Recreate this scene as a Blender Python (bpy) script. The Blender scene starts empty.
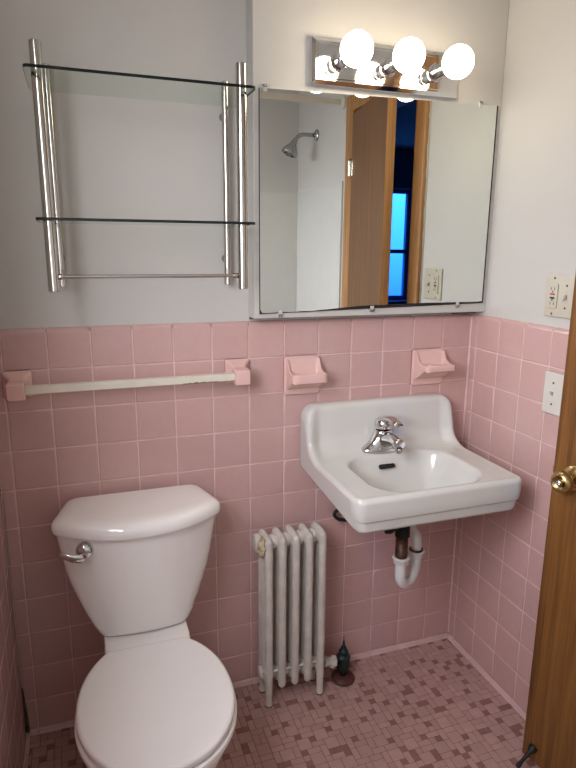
import bpy, bmesh, math, random
from math import sin, cos, pi, radians, sqrt
from mathutils import Vector, Matrix
random.seed(7)
SC = bpy.context.scene
COL = SC.collection

# ------------------------------------------------------------------ dimensions (metres; tile face of back wall Y=0, of right wall X=0)
P = 0.110                       # tile pitch
HT = 11.012 * P                 # height of the tile wainscot
XL = -1.462                     # left wall
YF = -1.85                      # front wall, behind the camera
CEIL = 2.40
PAINT = 0.012                   # painted wall lies this far behind the tile face
BOXY = -0.050                   # face of the boxed-out wall section
DOOR_Y0, DOOR_Y1 = -0.525, -1.087   # doorway in the right wall
WT = 0.12                       # wall thickness

# ------------------------------------------------------------------ materials
def nodes_of(name):
    m = bpy.data.materials.new(name); m.use_nodes = True
    return m, m.node_tree, m.node_tree.nodes['Principled BSDF']

def mat(name, col, rough=0.4, metal=0.0, var=0.06, scale=12.0, bump=0.0, bscale=60.0, coat=0.0, spec=0.5, rvar=0.0):
    m, t, b = nodes_of(name)
    b.inputs['Roughness'].default_value = rough
    b.inputs['Metallic'].default_value = metal
    b.inputs['Coat Weight'].default_value = coat
    b.inputs['Coat Roughness'].default_value = 0.06
    b.inputs['Specular IOR Level'].default_value = spec
    tc = t.nodes.new('ShaderNodeTexCoord')
    nz = t.nodes.new('ShaderNodeTexNoise'); nz.inputs['Scale'].default_value = scale; nz.inputs['Detail'].default_value = 4
    t.links.new(tc.outputs['Object'], nz.inputs['Vector'])
    rp = t.nodes.new('ShaderNodeValToRGB')
    rp.color_ramp.elements[0].position = 0.3; rp.color_ramp.elements[1].position = 0.7
    rp.color_ramp.elements[0].color = [max(0, c * (1 - var)) for c in col] + [1]
    rp.color_ramp.elements[1].color = [min(1, c * (1 + var)) for c in col] + [1]
    t.links.new(nz.outputs['Fac'], rp.inputs['Fac']); t.links.new(rp.outputs['Color'], b.inputs['Base Color'])
    if bump:
        n2 = t.nodes.new('ShaderNodeTexNoise'); n2.inputs['Scale'].default_value = bscale; n2.inputs['Detail'].default_value = 3
        t.links.new(tc.outputs['Object'], n2.inputs['Vector'])
        bp = t.nodes.new('ShaderNodeBump'); bp.inputs['Strength'].default_value = bump; bp.inputs['Distance'].default_value = 0.01
        t.links.new(n2.outputs['Fac'], bp.inputs['Height']); t.links.new(bp.outputs['Normal'], b.inputs['Normal'])
    if rvar:
        mr = t.nodes.new('ShaderNodeMapRange')
        mr.inputs['To Min'].default_value = max(0.02, rough - rvar); mr.inputs['To Max'].default_value = rough + rvar
        t.links.new(nz.outputs['Fac'], mr.inputs['Value']); t.links.new(mr.outputs['Result'], b.inputs['Roughness'])
    return m

def tinted(name, rough, bump, bscale, coat=0.0, spec=0.5, mottling=0.05):
    """base colour from the mesh's per-tile colour attribute, mottled a little"""
    m, t, b = nodes_of(name)
    b.inputs['Roughness'].default_value = rough; b.inputs['Coat Weight'].default_value = coat
    b.inputs['Specular IOR Level'].default_value = spec
    at = t.nodes.new('ShaderNodeAttribute'); at.attribute_name = 'tint'
    tc = t.nodes.new('ShaderNodeTexCoord')
    nz = t.nodes.new('ShaderNodeTexNoise'); nz.inputs['Scale'].default_value = 35; nz.inputs['Detail'].default_value = 5
    t.links.new(tc.outputs['Object'], nz.inputs['Vector'])
    mr = t.nodes.new('ShaderNodeMapRange'); mr.inputs['To Min'].default_value = 1 - mottling; mr.inputs['To Max'].default_value = 1 + mottling
    t.links.new(nz.outputs['Fac'], mr.inputs['Value'])
    mx = t.nodes.new('ShaderNodeMix'); mx.data_type = 'RGBA'; mx.blend_type = 'MULTIPLY'; mx.inputs['Factor'].default_value = 1
    t.links.new(at.outputs['Color'], mx.inputs['A']); t.links.new(mr.outputs['Result'], mx.inputs['B'])
    t.links.new(mx.outputs['Result'], b.inputs['Base Color'])
    n2 = t.nodes.new('ShaderNodeTexNoise'); n2.inputs['Scale'].default_value = bscale
    t.links.new(tc.outputs['Object'], n2.inputs['Vector'])
    bp = t.nodes.new('ShaderNodeBump'); bp.inputs['Strength'].default_value = bump; bp.inputs['Distance'].default_value = 0.01
    t.links.new(n2.outputs['Fac'], bp.inputs['Height']); t.links.new(bp.outputs['Normal'], b.inputs['Normal'])
    return m

def wood(name, c0, c1, axis_scale=(60, 60, 2.2), rough=0.42):
    m, t, b = nodes_of(name)
    b.inputs['Roughness'].default_value = rough
    tc = t.nodes.new('ShaderNodeTexCoord'); mp = t.nodes.new('ShaderNodeMapping')
    mp.inputs['Scale'].default_value = axis_scale
    t.links.new(tc.outputs['Object'], mp.inputs['Vector'])
    nz = t.nodes.new('ShaderNodeTexNoise'); nz.inputs['Scale'].default_value = 1.0; nz.inputs['Detail'].default_value = 6; nz.inputs['Roughness'].default_value = 0.62
    nz.inputs['Distortion'].default_value = 0.7
    t.links.new(mp.outputs['Vector'], nz.inputs['Vector'])
    mp2 = t.nodes.new('ShaderNodeMapping'); mp2.inputs['Scale'].default_value = (axis_scale[0] * 5, axis_scale[1] * 5, axis_scale[2] * 4)
    t.links.new(tc.outputs['Object'], mp2.inputs['Vector'])
    n2 = t.nodes.new('ShaderNodeTexNoise'); n2.inputs['Scale'].default_value = 1.0; n2.inputs['Detail'].default_value = 2
    t.links.new(mp2.outputs['Vector'], n2.inputs['Vector'])
    ad = t.nodes.new('ShaderNodeMath'); ad.operation = 'MULTIPLY_ADD'; ad.inputs[1].default_value = 0.35
    t.links.new(n2.outputs['Fac'], ad.inputs[0]); t.links.new(nz.outputs['Fac'], ad.inputs[2])
    rp = t.nodes.new('ShaderNodeValToRGB')
    rp.color_ramp.elements[0].position = 0.5; rp.color_ramp.elements[1].position = 0.82
    rp.color_ramp.elements[0].color = (*c0, 1); rp.color_ramp.elements[1].color = (*c1, 1)
    t.links.new(ad.outputs[0], rp.inputs['Fac']); t.links.new(rp.outputs['Color'], b.inputs['Base Color'])
    return m

def emit(name, col, s):
    m = bpy.data.materials.new(name); m.use_nodes = True; t = m.node_tree
    t.nodes.clear(); e = t.nodes.new('ShaderNodeEmission'); o = t.nodes.new('ShaderNodeOutputMaterial')
    e.inputs['Color'].default_value = (*col, 1); e.inputs['Strength'].default_value = s
    t.links.new(e.outputs[0], o.inputs['Surface']); return m

def thin_glass(name, tint):
    m = bpy.data.materials.new(name); m.use_nodes = True; t = m.node_tree
    t.nodes.clear(); o = t.nodes.new('ShaderNodeOutputMaterial')
    tr = t.nodes.new('ShaderNodeBsdfTransparent'); tr.inputs['Color'].default_value = (*tint, 1)
    gl = t.nodes.new('ShaderNodeBsdfGlossy'); gl.inputs['Roughness'].default_value = 0.01
    fr = t.nodes.new('ShaderNodeLayerWeight'); fr.inputs['Blend'].default_value = 0.25
    fp = t.nodes.new('ShaderNodeMath'); fp.operation = 'POWER'; fp.inputs[1].default_value = 3.0
    fm = t.nodes.new('ShaderNodeMath'); fm.operation = 'MULTIPLY_ADD'; fm.inputs[1].default_value = 0.26; fm.inputs[2].default_value = 0.02
    t.links.new(fr.outputs['Facing'], fp.inputs[0]); t.links.new(fp.outputs[0], fm.inputs[0])
    mx = t.nodes.new('ShaderNodeMixShader')
    t.links.new(fm.outputs[0], mx.inputs[0]); t.links.new(tr.outputs[0], mx.inputs[1]); t.links.new(gl.outputs[0], mx.inputs[2])
    t.links.new(mx.outputs[0], o.inputs['Surface']); return m

M = {}
M['paint'] = mat('white wall paint', (0.54, 0.528, 0.493), 0.62, var=0.02, scale=3, bump=0.05, bscale=14)
M['ceil'] = mat('ceiling paint', (0.84, 0.83, 0.81), 0.8, var=0.02)
M['tile'] = tinted('pink glazed tile', 0.16, 0.035, 14, coat=0.2)
M['grout'] = mat('pink grout', (0.70, 0.50, 0.47), 0.75, var=0.1, scale=25)
M['mosaic'] = tinted('mosaic floor tile', 0.5, 0.05, 90, spec=0.35, mottling=0.12)
M['mgrout'] = mat('dark floor grout', (0.20, 0.12, 0.105), 0.85, var=0.2, scale=40)
M['cove'] = mat('pale pink cove tile', (0.66, 0.46, 0.44), 0.25, var=0.08)
M['caulk'] = mat('dirty caulk', (0.10, 0.075, 0.065), 0.7, var=0.4, scale=40)  # also colours the painted shadow seam under the boxed-out section
M['ceramic'] = mat('pink ceramic fitting', (0.71, 0.47, 0.43), 0.10, var=0.03, scale=20, coat=0.3)
M['china'] = mat('white vitreous china', (0.88, 0.865, 0.84), 0.09, var=0.012, scale=6, coat=0.3)
M['plastic'] = mat('white seat plastic', (0.89, 0.88, 0.87), 0.20, var=0.01)
M['enamel'] = mat('off white sink enamel', (0.63, 0.63, 0.595), 0.13, var=0.02, scale=9, coat=0.3)
M['black'] = mat('black rubber', (0.006, 0.006, 0.006), 0.6, var=0.1)
M['void'] = mat('dark opening', (0.008, 0.008, 0.008), 0.8, var=0.1)
M['chrome'] = mat('polished chrome', (0.62, 0.62, 0.62), 0.07, 1.0, var=0.02, rvar=0.02)
M['plate'] = mat('mirror chrome plate', (0.80, 0.80, 0.78), 0.07, 1.0, var=0.02)
M['nickel'] = mat('brushed nickel', (0.56, 0.545, 0.51), 0.15, 1.0, var=0.03)
M['brass'] = mat('aged brass', (0.50, 0.37, 0.165), 0.25, 1.0, var=0.08, scale=30)
M['steel'] = mat('satin nickel shower head', (0.42, 0.42, 0.42), 0.2, 1.0, var=0.03)
M['oldbrass'] = mat('brown tarnished brass', (0.10, 0.055, 0.035), 0.42, 0.7, var=0.4, scale=50)
M['verdigris'] = mat('dark green tarnished valve', (0.014, 0.030, 0.030), 0.38, 0.35, var=0.6, scale=60, bump=0.3, bscale=120)
M['rust'] = mat('brown floor collar', (0.085, 0.028, 0.022), 0.5, 0.2, var=0.4, scale=60)
M['pvc'] = mat('white pipe plastic', (0.72, 0.73, 0.72), 0.35, var=0.03)
M['radpaint'] = mat('chipped radiator paint', (0.60, 0.565, 0.51), 0.42, var=0.12, scale=22, bump=0.25, bscale=55)
M['crust'] = mat('crusty yellowed paint', (0.55, 0.46, 0.30), 0.8, var=0.45, scale=70, bump=1.0, bscale=110)
M['barwhite'] = mat('cream towel bar', (0.68, 0.64, 0.54), 0.3, var=0.05, scale=20)
M['wear'] = mat('worn dark patch', (0.20, 0.17, 0.14), 0.5, var=0.4, scale=60)
M['door'] = wood('oak door veneer', (0.085, 0.031, 0.006), (0.21, 0.090, 0.021), (75, 75, 1.5))
M['trimwood'] = wood('orange oak casing', (0.26, 0.115, 0.034), (0.45, 0.225, 0.078), (50, 50, 2.0))
M['edgewood'] = wood('bulb lit oak door edge', (0.33, 0.150, 0.045), (0.50, 0.25, 0.085), (50, 50, 2.0))  # lighter than the leaf: bulb light on the free edge put into its colour
M['ivory'] = mat('ivory plate plastic', (0.50, 0.465, 0.37), 0.35, var=0.03)
M['whiteplate'] = mat('white plate plastic', (0.62, 0.60, 0.54), 0.3, var=0.02)
M['red'] = mat('red test button', (0.42, 0.05, 0.04), 0.4)
M['bulb'] = emit('lit white globe', (1.0, 0.85, 0.64), 12.5)
M['glass'] = thin_glass('clear shelf glass', (0.93, 0.965, 0.94))
M['pane'] = thin_glass('window glass', (0.96, 0.97, 0.97))
M['bluepane'] = thin_glass('window glass with blue light', (0.10, 0.30, 0.62))  # blue of the next room's light is put into the pane colour
M['glassedge'] = mat('dark green glass edge', (0.003, 0.007, 0.006), 0.12, var=0.2)
M['mirror'] = mat('silvered mirror', (0.80, 0.835, 0.80), 0.0, 1.0, var=0.0)
M['mirroredge'] = mat('black desilvered edge', (0.012, 0.011, 0.01), 0.5, var=0.3)
M['clip'] = mat('clear plastic clip', (0.55, 0.55, 0.53), 0.15, var=0.05)
M['surround'] = mat('white surround panel', (0.59, 0.585, 0.55), 0.2, var=0.02)
M['bluewall'] = mat('deep blue wall paint', (0.09, 0.20, 0.36), 0.7, var=0.04)
M['woodfloor'] = wood('next room floor boards', (0.10, 0.05, 0.02), (0.2, 0.11, 0.05), (3, 30, 3))
M['curtain'] = mat('sheer pale curtain', (0.55, 0.65, 0.75), 0.8, var=0.05)
M['winframe'] = mat('painted window frame', (0.62, 0.62, 0.60), 0.4, var=0.03)

# ------------------------------------------------------------------ helpers
def tag(o, label=None, cat=None, group=None, kind=None):
    if label: o['label'] = label
    if cat: o['category'] = cat
    if group: o['group'] = group
    if kind: o['kind'] = kind
    return o

def root(name, label, cat, loc, rotz=0.0, group=None, kind=None):
    o = bpy.data.objects.new(name, None); COL.objects.link(o)
    o.location = loc; o.rotation_euler = (0, 0, rotz); o.empty_display_size = 0.05
    return tag(o, label, cat, group, kind)

def worldloc(o):
    v = Vector((0, 0, 0))
    while o is not None:
        v += Vector(o.location); o = o.parent
    return v

def obj(name, bm, m, parent=None, smooth=True, local=False, wn=True, bevel=0.0, segs=3, sub=0, recalc=True):
    """one mesh object; geometry is given in world coordinates unless local"""
    if recalc: bmesh.ops.recalc_face_normals(bm, faces=bm.faces[:])
    if parent is not None and not local:
        bmesh.ops.translate(bm, verts=bm.verts[:], vec=-worldloc(parent))
    me = bpy.data.meshes.new(name); bm.to_mesh(me); bm.free()
    for mm in (m if isinstance(m, (list, tuple)) else [m]): me.materials.append(mm)
    if smooth:
        me.polygons.foreach_set('use_smooth', [True] * len(me.polygons))
    o = bpy.data.objects.new(name, me); COL.objects.link(o)
    if parent is not None: o.parent = parent
    if bevel:
        b = o.modifiers.new('bevel', 'BEVEL'); b.width = bevel; b.segments = segs; b.limit_method = 'ANGLE'; b.angle_limit = radians(40)
    if sub:
        s = o.modifiers.new('sub', 'SUBSURF'); s.levels = sub; s.render_levels = sub
    if (wn and smooth) or bevel:
        w = o.modifiers.new('wn', 'WEIGHTED_NORMAL'); w.keep_sharp = True
    return o

def box(bm, x0, x1, y0, y1, z0, z1, mi=0):
    v = [bm.verts.new((x, y, z)) for x in (x0, x1) for y in (y0, y1) for z in (z0, z1)]
    for f in ((0, 1, 3, 2), (4, 6, 7, 5), (0, 4, 5, 1), (2, 3, 7, 6), (0, 2, 6, 4), (1, 5, 7, 3)):
        fc = bm.faces.new([v[i] for i in f]); fc.material_index = mi
    return v

def mkbox(*a):
    bm = bmesh.new(); box(bm, *a); return bm

def loft(bm, rings, cap0=True, cap1=True, closed=True, mi=0):
    vs = [[bm.verts.new(p) for p in r] for r in rings]
    n = len(vs[0])
    for a, b in zip(vs, vs[1:]):
        for i in range(n if closed else n - 1):
            j = (i + 1) % n
            try:
                f = bm.faces.new((a[i], a[j], b[j], b[i])); f.material_index = mi
            except ValueError: pass
    if cap0: bm.faces.new(vs[0][::-1]).material_index = mi
    if cap1: bm.faces.new(vs[-1]).material_index = mi
    return vs

def frame(axis):
    a = Vector(axis).normalized()
    h = Vector((0, 0, 1)) if abs(a.z) < 0.9 else Vector((1, 0, 0))
    u = a.cross(h).normalized(); return u, a.cross(u).normalized(), a

def lathe(bm, prof, origin, axis, n=28, mi=0):
    """prof: (radius, distance along axis)"""
    u, v, a = frame(axis); o = Vector(origin); rings = []
    for r, d in prof:
        r = max(r, 1e-5)
        rings.append([o + a * d + u * (r * cos(2 * pi * i / n)) + v * (r * sin(2 * pi * i / n)) for i in range(n)])
    loft(bm, rings, mi=mi)

def tube(bm, pts, rad, n=16, mi=0, cap=True):
    pts = [Vector(p) for p in pts]; k = len(pts)
    rad = rad if isinstance(rad, (list, tuple)) else [rad] * k
    tang = [(pts[min(i + 1, k - 1)] - pts[max(i - 1, 0)]).normalized() for i in range(k)]
    u, v, _ = frame(tang[0]); rings = []
    for i in range(k):
        t = tang[i]; u = (u - t * u.dot(t)).normalized(); w = t.cross(u)
        rings.append([pts[i] + u * (rad[i] * cos(2 * pi * j / n)) + w * (rad[i] * sin(2 * pi * j / n)) for j in range(n)])
    loft(bm, rings, cap, cap, mi=mi)

def bez(p0, p1, p2, p3, n=10):
    p0, p1, p2, p3 = map(Vector, (p0, p1, p2, p3))
    return [p0 * (1 - t) ** 3 + p1 * 3 * t * (1 - t) ** 2 + p2 * 3 * t * t * (1 - t) + p3 * t ** 3 for t in [i / n for i in range(n + 1)]]

def sph(bm, c, r, n=24, m=16, sz=1.0):
    c = Vector(c)
    lathe(bm, [(r * sin(pi * i / m), -r * sz * cos(pi * i / m)) for i in range(m + 1)], c, (0, 0, 1), n)

def smooth(a, b, x):
    t = min(1, max(0, (x - a) / (b - a))); return t * t * (3 - 2 * t)

# ------------------------------------------------------------------ tiled walls
def pinks():
    h = random.uniform(-0.03, 0.03); s = random.uniform(-0.005, 0.005)
    return (0.560 * (1 + h) + s, 0.364 * (1 + h), 0.340 * (1 + h) - s * 0.5, 1)

def tile_panel(name, parent, to_world, rects, caps):
    """rects/caps: (u0,u1,v0,v1); to_world(u,v,n) -> xyz, n outwards from the tile face"""
    bm = bmesh.new(); cl = bm.loops.layers.float_color.new('tint')
    g = 0.0013
    def paint(faces, c):
        for f in faces:
            for l in f.loops: l[cl] = c
    for (u0, u1, v0, v1) in rects:
        u0 += g; u1 -= g; v0 += g; v1 -= g
        if u1 - u0 < 0.006: continue
        wob = [random.uniform(-0.00035, 0.00035) for _ in range(4)]
        rings = []
        for ins, n in ((0, -0.004), (0.0004, -0.0018), (0.0016, -0.0005), (0.0042, 0)):
            q = [(u0 + ins, v0 + ins), (u1 - ins, v0 + ins), (u1 - ins, v1 - ins), (u0 + ins, v1 - ins)]
            rings.append([to_world(a, b, n + w) for (a, b), w in zip(q, wob)])
        before = len(bm.faces)
        loft(bm, rings, cap0=False)
        bm.faces.ensure_lookup_table(); paint(bm.faces[before:], pinks())
    for (u0, u1, v0, v1) in caps:           # top course with a rounded nose
        u0 += g; u1 -= g; v0 += g
        R = 0.0125
        prof = [(v0, -0.004), (v0 + 0.0004, -0.0018), (v0 + 0.0016, -0.0005), (v0 + 0.0042, 0), (v1 - R, 0)]
        prof += [(v1 - R + R * sin(k * pi / 14), -R + R * cos(k * pi / 14)) for k in range(1, 8)]
        c0 = Vector(((v0 + v1) / 2, -0.006))
        rings = []
        for u, sh in ((u0, 0.0025), (u0 + 0.0006, 0.0012), (u0 + 0.0030, 0), (u1 - 0.0030, 0), (u1 - 0.0006, 0.0012), (u1, 0.0025)):
            rings.append([to_world(u, v + (-sh if v > v1 - R else 0), n - (sh if n > -0.003 or v > v1 - R else 0)) for v, n in prof])
        before = len(bm.faces)
        loft(bm, rings, False, False, closed=False)
        bm.faces.ensure_lookup_table(); paint(bm.faces[before:], pinks())
    # grout bed
    before = len(bm.faces)
    us = [r[0] for r in rects + caps] + [r[1] for r in rects + caps]; vs = [r[2] for r in rects + caps]
    q = [to_world(min(us), min(vs), -0.0021), to_world(max(us), min(vs), -0.0021), to_world(max(us), HT - 0.012, -0.0021), to_world(max(us) if False else min(us), HT - 0.012, -0.0021)]
    f = bm.faces.new([bm.verts.new(p) for p in q]); f.material_index = 1
    for l in f.loops: l[cl] = (0.5, 0.3, 0.3, 1)
    # orientation
    nrm = Vector(to_world(0, 0, 1)) - Vector(to_world(0, 0, 0))
    bm.normal_update()
    for f in bm.faces:
        if f.normal.dot(nrm) < -1e-4: f.normal_flip()
    return obj(name, bm, [M['tile'], M['grout']], parent, wn=True, recalc=False)

COLS = [(c - 12.979) * P for c in range(0, 13)]        # vertical joints of the back wall
ROWZ = [HT - r * P for r in range(0, 12)]
def cells(us, u_lo, u_hi, zlo=0.0):
    e = [u_lo] + [u for u in us if u_lo + 1e-4 < u < u_hi - 1e-4] + [u_hi]
    rects, caps = [], []
    for a, b in zip(e, e[1:]):
        caps.append((a, b, ROWZ[1], HT))
        for r in range(1, 11):
            rects.append((a, b, max(ROWZ[r + 1], zlo), ROWZ[r]))
    return rects, caps

# back wall -----------------------------------------------------------------
wb = tag(obj('wall_back', mkbox(XL - WT, WT, PAINT, PAINT + WT, 0, CEIL), M['paint'], smooth=False),
         'white painted wall above the pink tile behind toilet and sink', 'wall', kind='structure')
r_, c_ = cells(COLS, XL, 0.0)
tile_panel('tile_wainscot', wb, lambda u, v, n: (u, -n, v), r_, c_)
bm = mkbox(-0.7655, PAINT - 0.0005, BOXY, PAINT - 0.0002, 1.2235, CEIL)
box5 = tag(obj('trim_5', bm, M['paint'], bevel=0.0025, segs=2), 'white boxed-out wall section behind the mirror', 'wall box', kind='structure')
# a thin dark seam painting in the shadow under the boxed-out section and at the corner
bm = bmesh.new(); tube(bm, [(-0.766, -0.002, 1.2205), (-0.4, -0.001, 1.2205), (-0.004, -0.001, 1.2205)], 0.0035, 8)
bm2 = bm; tube(bm2, [(-0.10, -0.030, 1.221), (-0.05, -0.034, 1.2215), (-0.012, -0.03, 1.221)], 0.004, 8)
obj('shadow_seam', bm2, M['caulk'], box5)

# right wall ----------------------------------------------------------------
wr = root('wall_right', 'white painted wall with pink tile below and the doorway', 'wall', (0, 0, 0), kind='structure')
bm = bmesh.new()
box(bm, PAINT, WT, DOOR_Y0, PAINT, 0, CEIL)
box(bm, PAINT, WT, YF - WT, DOOR_Y1, 0, CEIL)
box(bm, PAINT, WT, DOOR_Y1, DOOR_Y0, 2.035, CEIL)
obj('painted_wall', bm, M['paint'], wr, smooth=False)
rc = [0.29 * P + k * P for k in range(0, 6)]
r_, c_ = cells(rc, 0.0, 0.452)
tile_panel('tile_wainscot', wr, lambda u, v, n: (-n, -u, v), r_, c_)
# left wall with its window -------------------------------------------------
WY0, WY1, WZ0, WZ1 = -0.70, -1.62, 1.14, 2.12
wl = root('wall_left', 'left wall with pink tile low beside the toilet and a window', 'wall', (XL, 0, 0), kind='structure')
bm = bmesh.new(); xa, xb = XL - WT, XL - PAINT
box(bm, xa, xb, WY0, PAINT, 0, CEIL); box(bm, xa, xb, YF - WT, WY1, 0, CEIL)
box(bm, xa, xb, WY1, WY0, 0, WZ0); box(bm, xa, xb, WY1, WY0, WZ1, CEIL)
obj('painted_wall', bm, M['paint'], wl, smooth=False)
r_, c_ = cells([0.08 + k * P for k in range(12)], 0.0, 1.15)
r_ = [q for q in r_ if not (q[3] > WZ0 - 0.03 and q[1] > 0.60)]
c_ = [q for q in c_ if q[1] < 0.60]
tile_panel('tile_wainscot', wl, lambda u, v, n: (XL + n, -u, v), [(a, b, c, min(d, 2)) for a, b, c, d in r_], c_)
# front wall, ceiling, floor ------------------------------------------------
tag(obj('wall_front', mkbox(XL - WT, WT, YF - WT, YF, 0, CEIL), M['paint'], smooth=False), 'white wall behind the shower reflected in the mirror', 'wall', kind='structure')
tag(obj('ceiling', mkbox(XL - WT, WT, YF - WT, WT, CEIL, CEIL + 0.1), M['ceil'], smooth=False), 'white bathroom ceiling', 'ceiling', kind='structure')

def floor_mesh():
    u = 0.0198
    nx, ny = int((0.0 - XL) / u) + 2, int((0 - YF) / u) + 2
    occ = [[0] * ny for _ in range(nx)]
    tiles = []; dark = set()
    rnd = random.Random(11)
    def free(i, j, w, h): return all(i + a < nx and j + b < ny and not occ[i + a][j + b] for a in range(w) for b in range(h))
    def put(i, j, w, h, dark):
        for a in range(w):
            for b in range(h): occ[i + a][j + b] = 1
        tiles.append((i, j, w, h, dark))
    # squares on a loosely stepped lattice
    for k in range(-60, 120):
        for l in range(-60, 120):
            i, j = 3 * k + l + rnd.choice((0, 0, 0, 0, 0, 0, 1)), -k + 3 * l + rnd.choice((0, 0, 0, 0, 0, 0, -1))
            if 0 <= i < nx and 0 <= j < ny and free(i, j, 2, 2): put(i, j, 2, 2, False)
    for j in range(ny):
        for i in range(nx):
            if occ[i][j]: continue
            opts = []
            if free(i, j, 2, 1): opts += [(2, 1, False)] * 6 + [(2, 1, True)]
            if free(i, j, 1, 2): opts += [(1, 2, False)] * 6
            opts += [(1, 1, True)] * 4
            w, h, d = rnd.choice(opts)
            if d and rnd.random() < 0.62 and any((i + a, j + b) in dark for a in range(-1, w + 1) for b in range(-1, h + 1)): d = False
            if d: dark.update((i + a, j + b) for a in range(w) for b in range(h))
            put(i, j, w, h, d)
    bm = bmesh.new(); cl = bm.loops.layers.float_color.new('tint')
    g = 0.0007
    for i, j, w, h, d in tiles:
        x0, x1 = XL + i * u + g, XL + (i + w) * u - g; y1, y0 = -j * u - g, -(j + h) * u + g
        if x0 > 0.005: continue
        x1 = min(x1, 0.008)
        rings = []
        for ins, z in ((0, -0.002), (0.0004, -0.0004), (0.0012, 0)):
            rings.append([(x0 + ins, y0 + ins, z), (x1 - ins, y0 + ins, z), (x1 - ins, y1 - ins, z), (x0 + ins, y1 - ins, z)])
        b0 = len(bm.faces); loft(bm, rings, False); bm.faces.ensure_lookup_table()
        k = rnd.uniform(0.93, 1.07)
        c = (0.275 * k, 0.138 * k, 0.120 * k, 1) if d else (0.47 * k, 0.295 * k, 0.262 * k, 1)
        for f in bm.faces[b0:]:
            for l in f.loops: l[cl] = c
    f0 = len(bm.faces)
    box(bm, XL - 0.02, 0.012, YF, 0.012, -0.10, -0.0011, mi=1)
    bm.faces.ensure_lookup_table()
    for f in bm.faces[f0:]:
        for l in f.loops: l[cl] = (0.2, 0.1, 0.1, 1)
    return bm
tag(obj('floor', floor_mesh(), [M['mosaic'], M['mgrout']], wn=True), 'pink mosaic floor of mixed small squares and rectangles', 'floor', kind='structure')

def cove(name, a, b, n, joints, label):
    """quarter-round strip from a to b, n = inward normal"""
    a, b, n = Vector(a), Vector(b), Vector(n); d = (b - a).normalized(); L = (b - a).length
    st = [0] + [j for j in joints if 0 < j < L] + [L]
    bm = bmesh.new(); H, D = 0.0155, 0.0115
    prof = [(0, H), (0.003, H), (0.006, H - 0.003)] + [(0.006 + (D - 0.006) * (1 - cos(t)), (H - 0.004) * (1 - sin(t))) for t in [pi / 2 * k / 6 for k in range(7)]] + [(0, 0)]
    for s0, s1 in zip(st, st[1:]):
        loft(bm, [[a + d * s + n * p + Vector((0, 0, z)) for p, z in prof] for s in (s0 + 0.0012, s1 - 0.0012)])
    return tag(obj(name, bm, M['cove'], wn=True), label, 'baseboard', kind='structure')
cove('baseboard_back', (XL, 0, 0), (0, 0, 0), (0, -1, 0), [c - XL for c in COLS], 'pale pink cove strip along the back wall floor')
cove('baseboard_right', (0, 0, 0), (0, -0.452, 0), (-1, 0, 0), rc, 'pale pink cove strip along the right wall floor')
cove('baseboard_left', (XL, 0, 0), (XL, -1.15, 0), (1, 0, 0), [0.08 + k * P for k in range(12)], 'pale pink cove strip beside the toilet')
bm = bmesh.new(); tube(bm, [(XL + 0.004, -0.004, 0.01), (XL + 0.004, -0.004, 0.05), (XL + 0.003, -0.003, 0.10), (XL + 0.001, -0.001, 0.16)], [0.007, 0.006, 0.004, 0.002], 8)
tag(obj('trim_1', bm, M['caulk']), 'dark dirty caulk in the corner left of the toilet', 'trim', kind='structure')

for nm, x_ in (('trim_6', -0.0012),):
    bm = bmesh.new(); tube(bm, [(x_, -0.0012, 0.02), (x_, -0.0012, 0.6), (x_, -0.0012, HT - 0.008)], 0.0034, 8)
    tag(obj(nm, bm, M['grout']), 'pink grouted corner joint ' + ('right of the sink' if nm == 'trim_6' else 'left of the toilet'), 'trim', kind='structure')
# window in the left wall (lights the room, out of the picture) --------------
w1 = root('window_1', 'small window in the left wall', 'window', (XL - 0.07, (WY0 + WY1) / 2, WZ0), kind='structure')
bm = bmesh.new()
for y0, y1, z0, z1 in ((WY1, WY1 + 0.04, WZ0, WZ1), (WY0 - 0.04, WY0, WZ0, WZ1), (WY1 + 0.04, WY0 - 0.04, WZ0, WZ0 + 0.04), (WY1 + 0.04, WY0 - 0.04, WZ1 - 0.04, WZ1), (WY1 + 0.04, WY0 - 0.04, (WZ0 + WZ1) / 2 - 0.015, (WZ0 + WZ1) / 2 + 0.015)):
    box(bm, XL - 0.09, XL - 0.055, y0, y1, z0, z1)
obj('window_frame', bm, M['winframe'], w1, smooth=False)
obj('window_pane', mkbox(XL - 0.074, XL - 0.071, WY1 + 0.04, WY0 - 0.04, WZ0 + 0.04, WZ1 - 0.04), M['pane'], w1, smooth=False)

# ------------------------------------------------------------------ doorway, casing, door
t2 = root('trim_2', 'orange oak door casing reflected in the mirror', 'door casing', (0, (DOOR_Y0 + DOOR_Y1) / 2, 0), kind='structure')
for y0, y1 in ((DOOR_Y0 - 0.004, DOOR_Y0 + 0.068), (DOOR_Y1 - 0.068, DOOR_Y1 + 0.004)):
    obj('side_casing', mkbox(-0.007, PAINT + 0.0005, y0, y1, 0.001, 2.103), M['trimwood'], t2, bevel=0.004)
obj('head_casing', mkbox(-0.007, PAINT + 0.0005, DOOR_Y1 + 0.0045, DOOR_Y0 - 0.0045, 2.031, 2.103), M['trimwood'], t2, bevel=0.004)
bm = bmesh.new()
box(bm, PAINT, WT + 0.012, DOOR_Y0 - 0.018, DOOR_Y0, 0, 2.035); box(bm, PAINT, WT + 0.012, DOOR_Y1, DOOR_Y1 + 0.004, 0, 2.035)
box(bm, PAINT, WT + 0.012, DOOR_Y1 + 0.004, DOOR_Y0 - 0.018, 2.017, 2.035)
obj('door_jamb', bm, M['trimwood'], t2, smooth=False)
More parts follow.
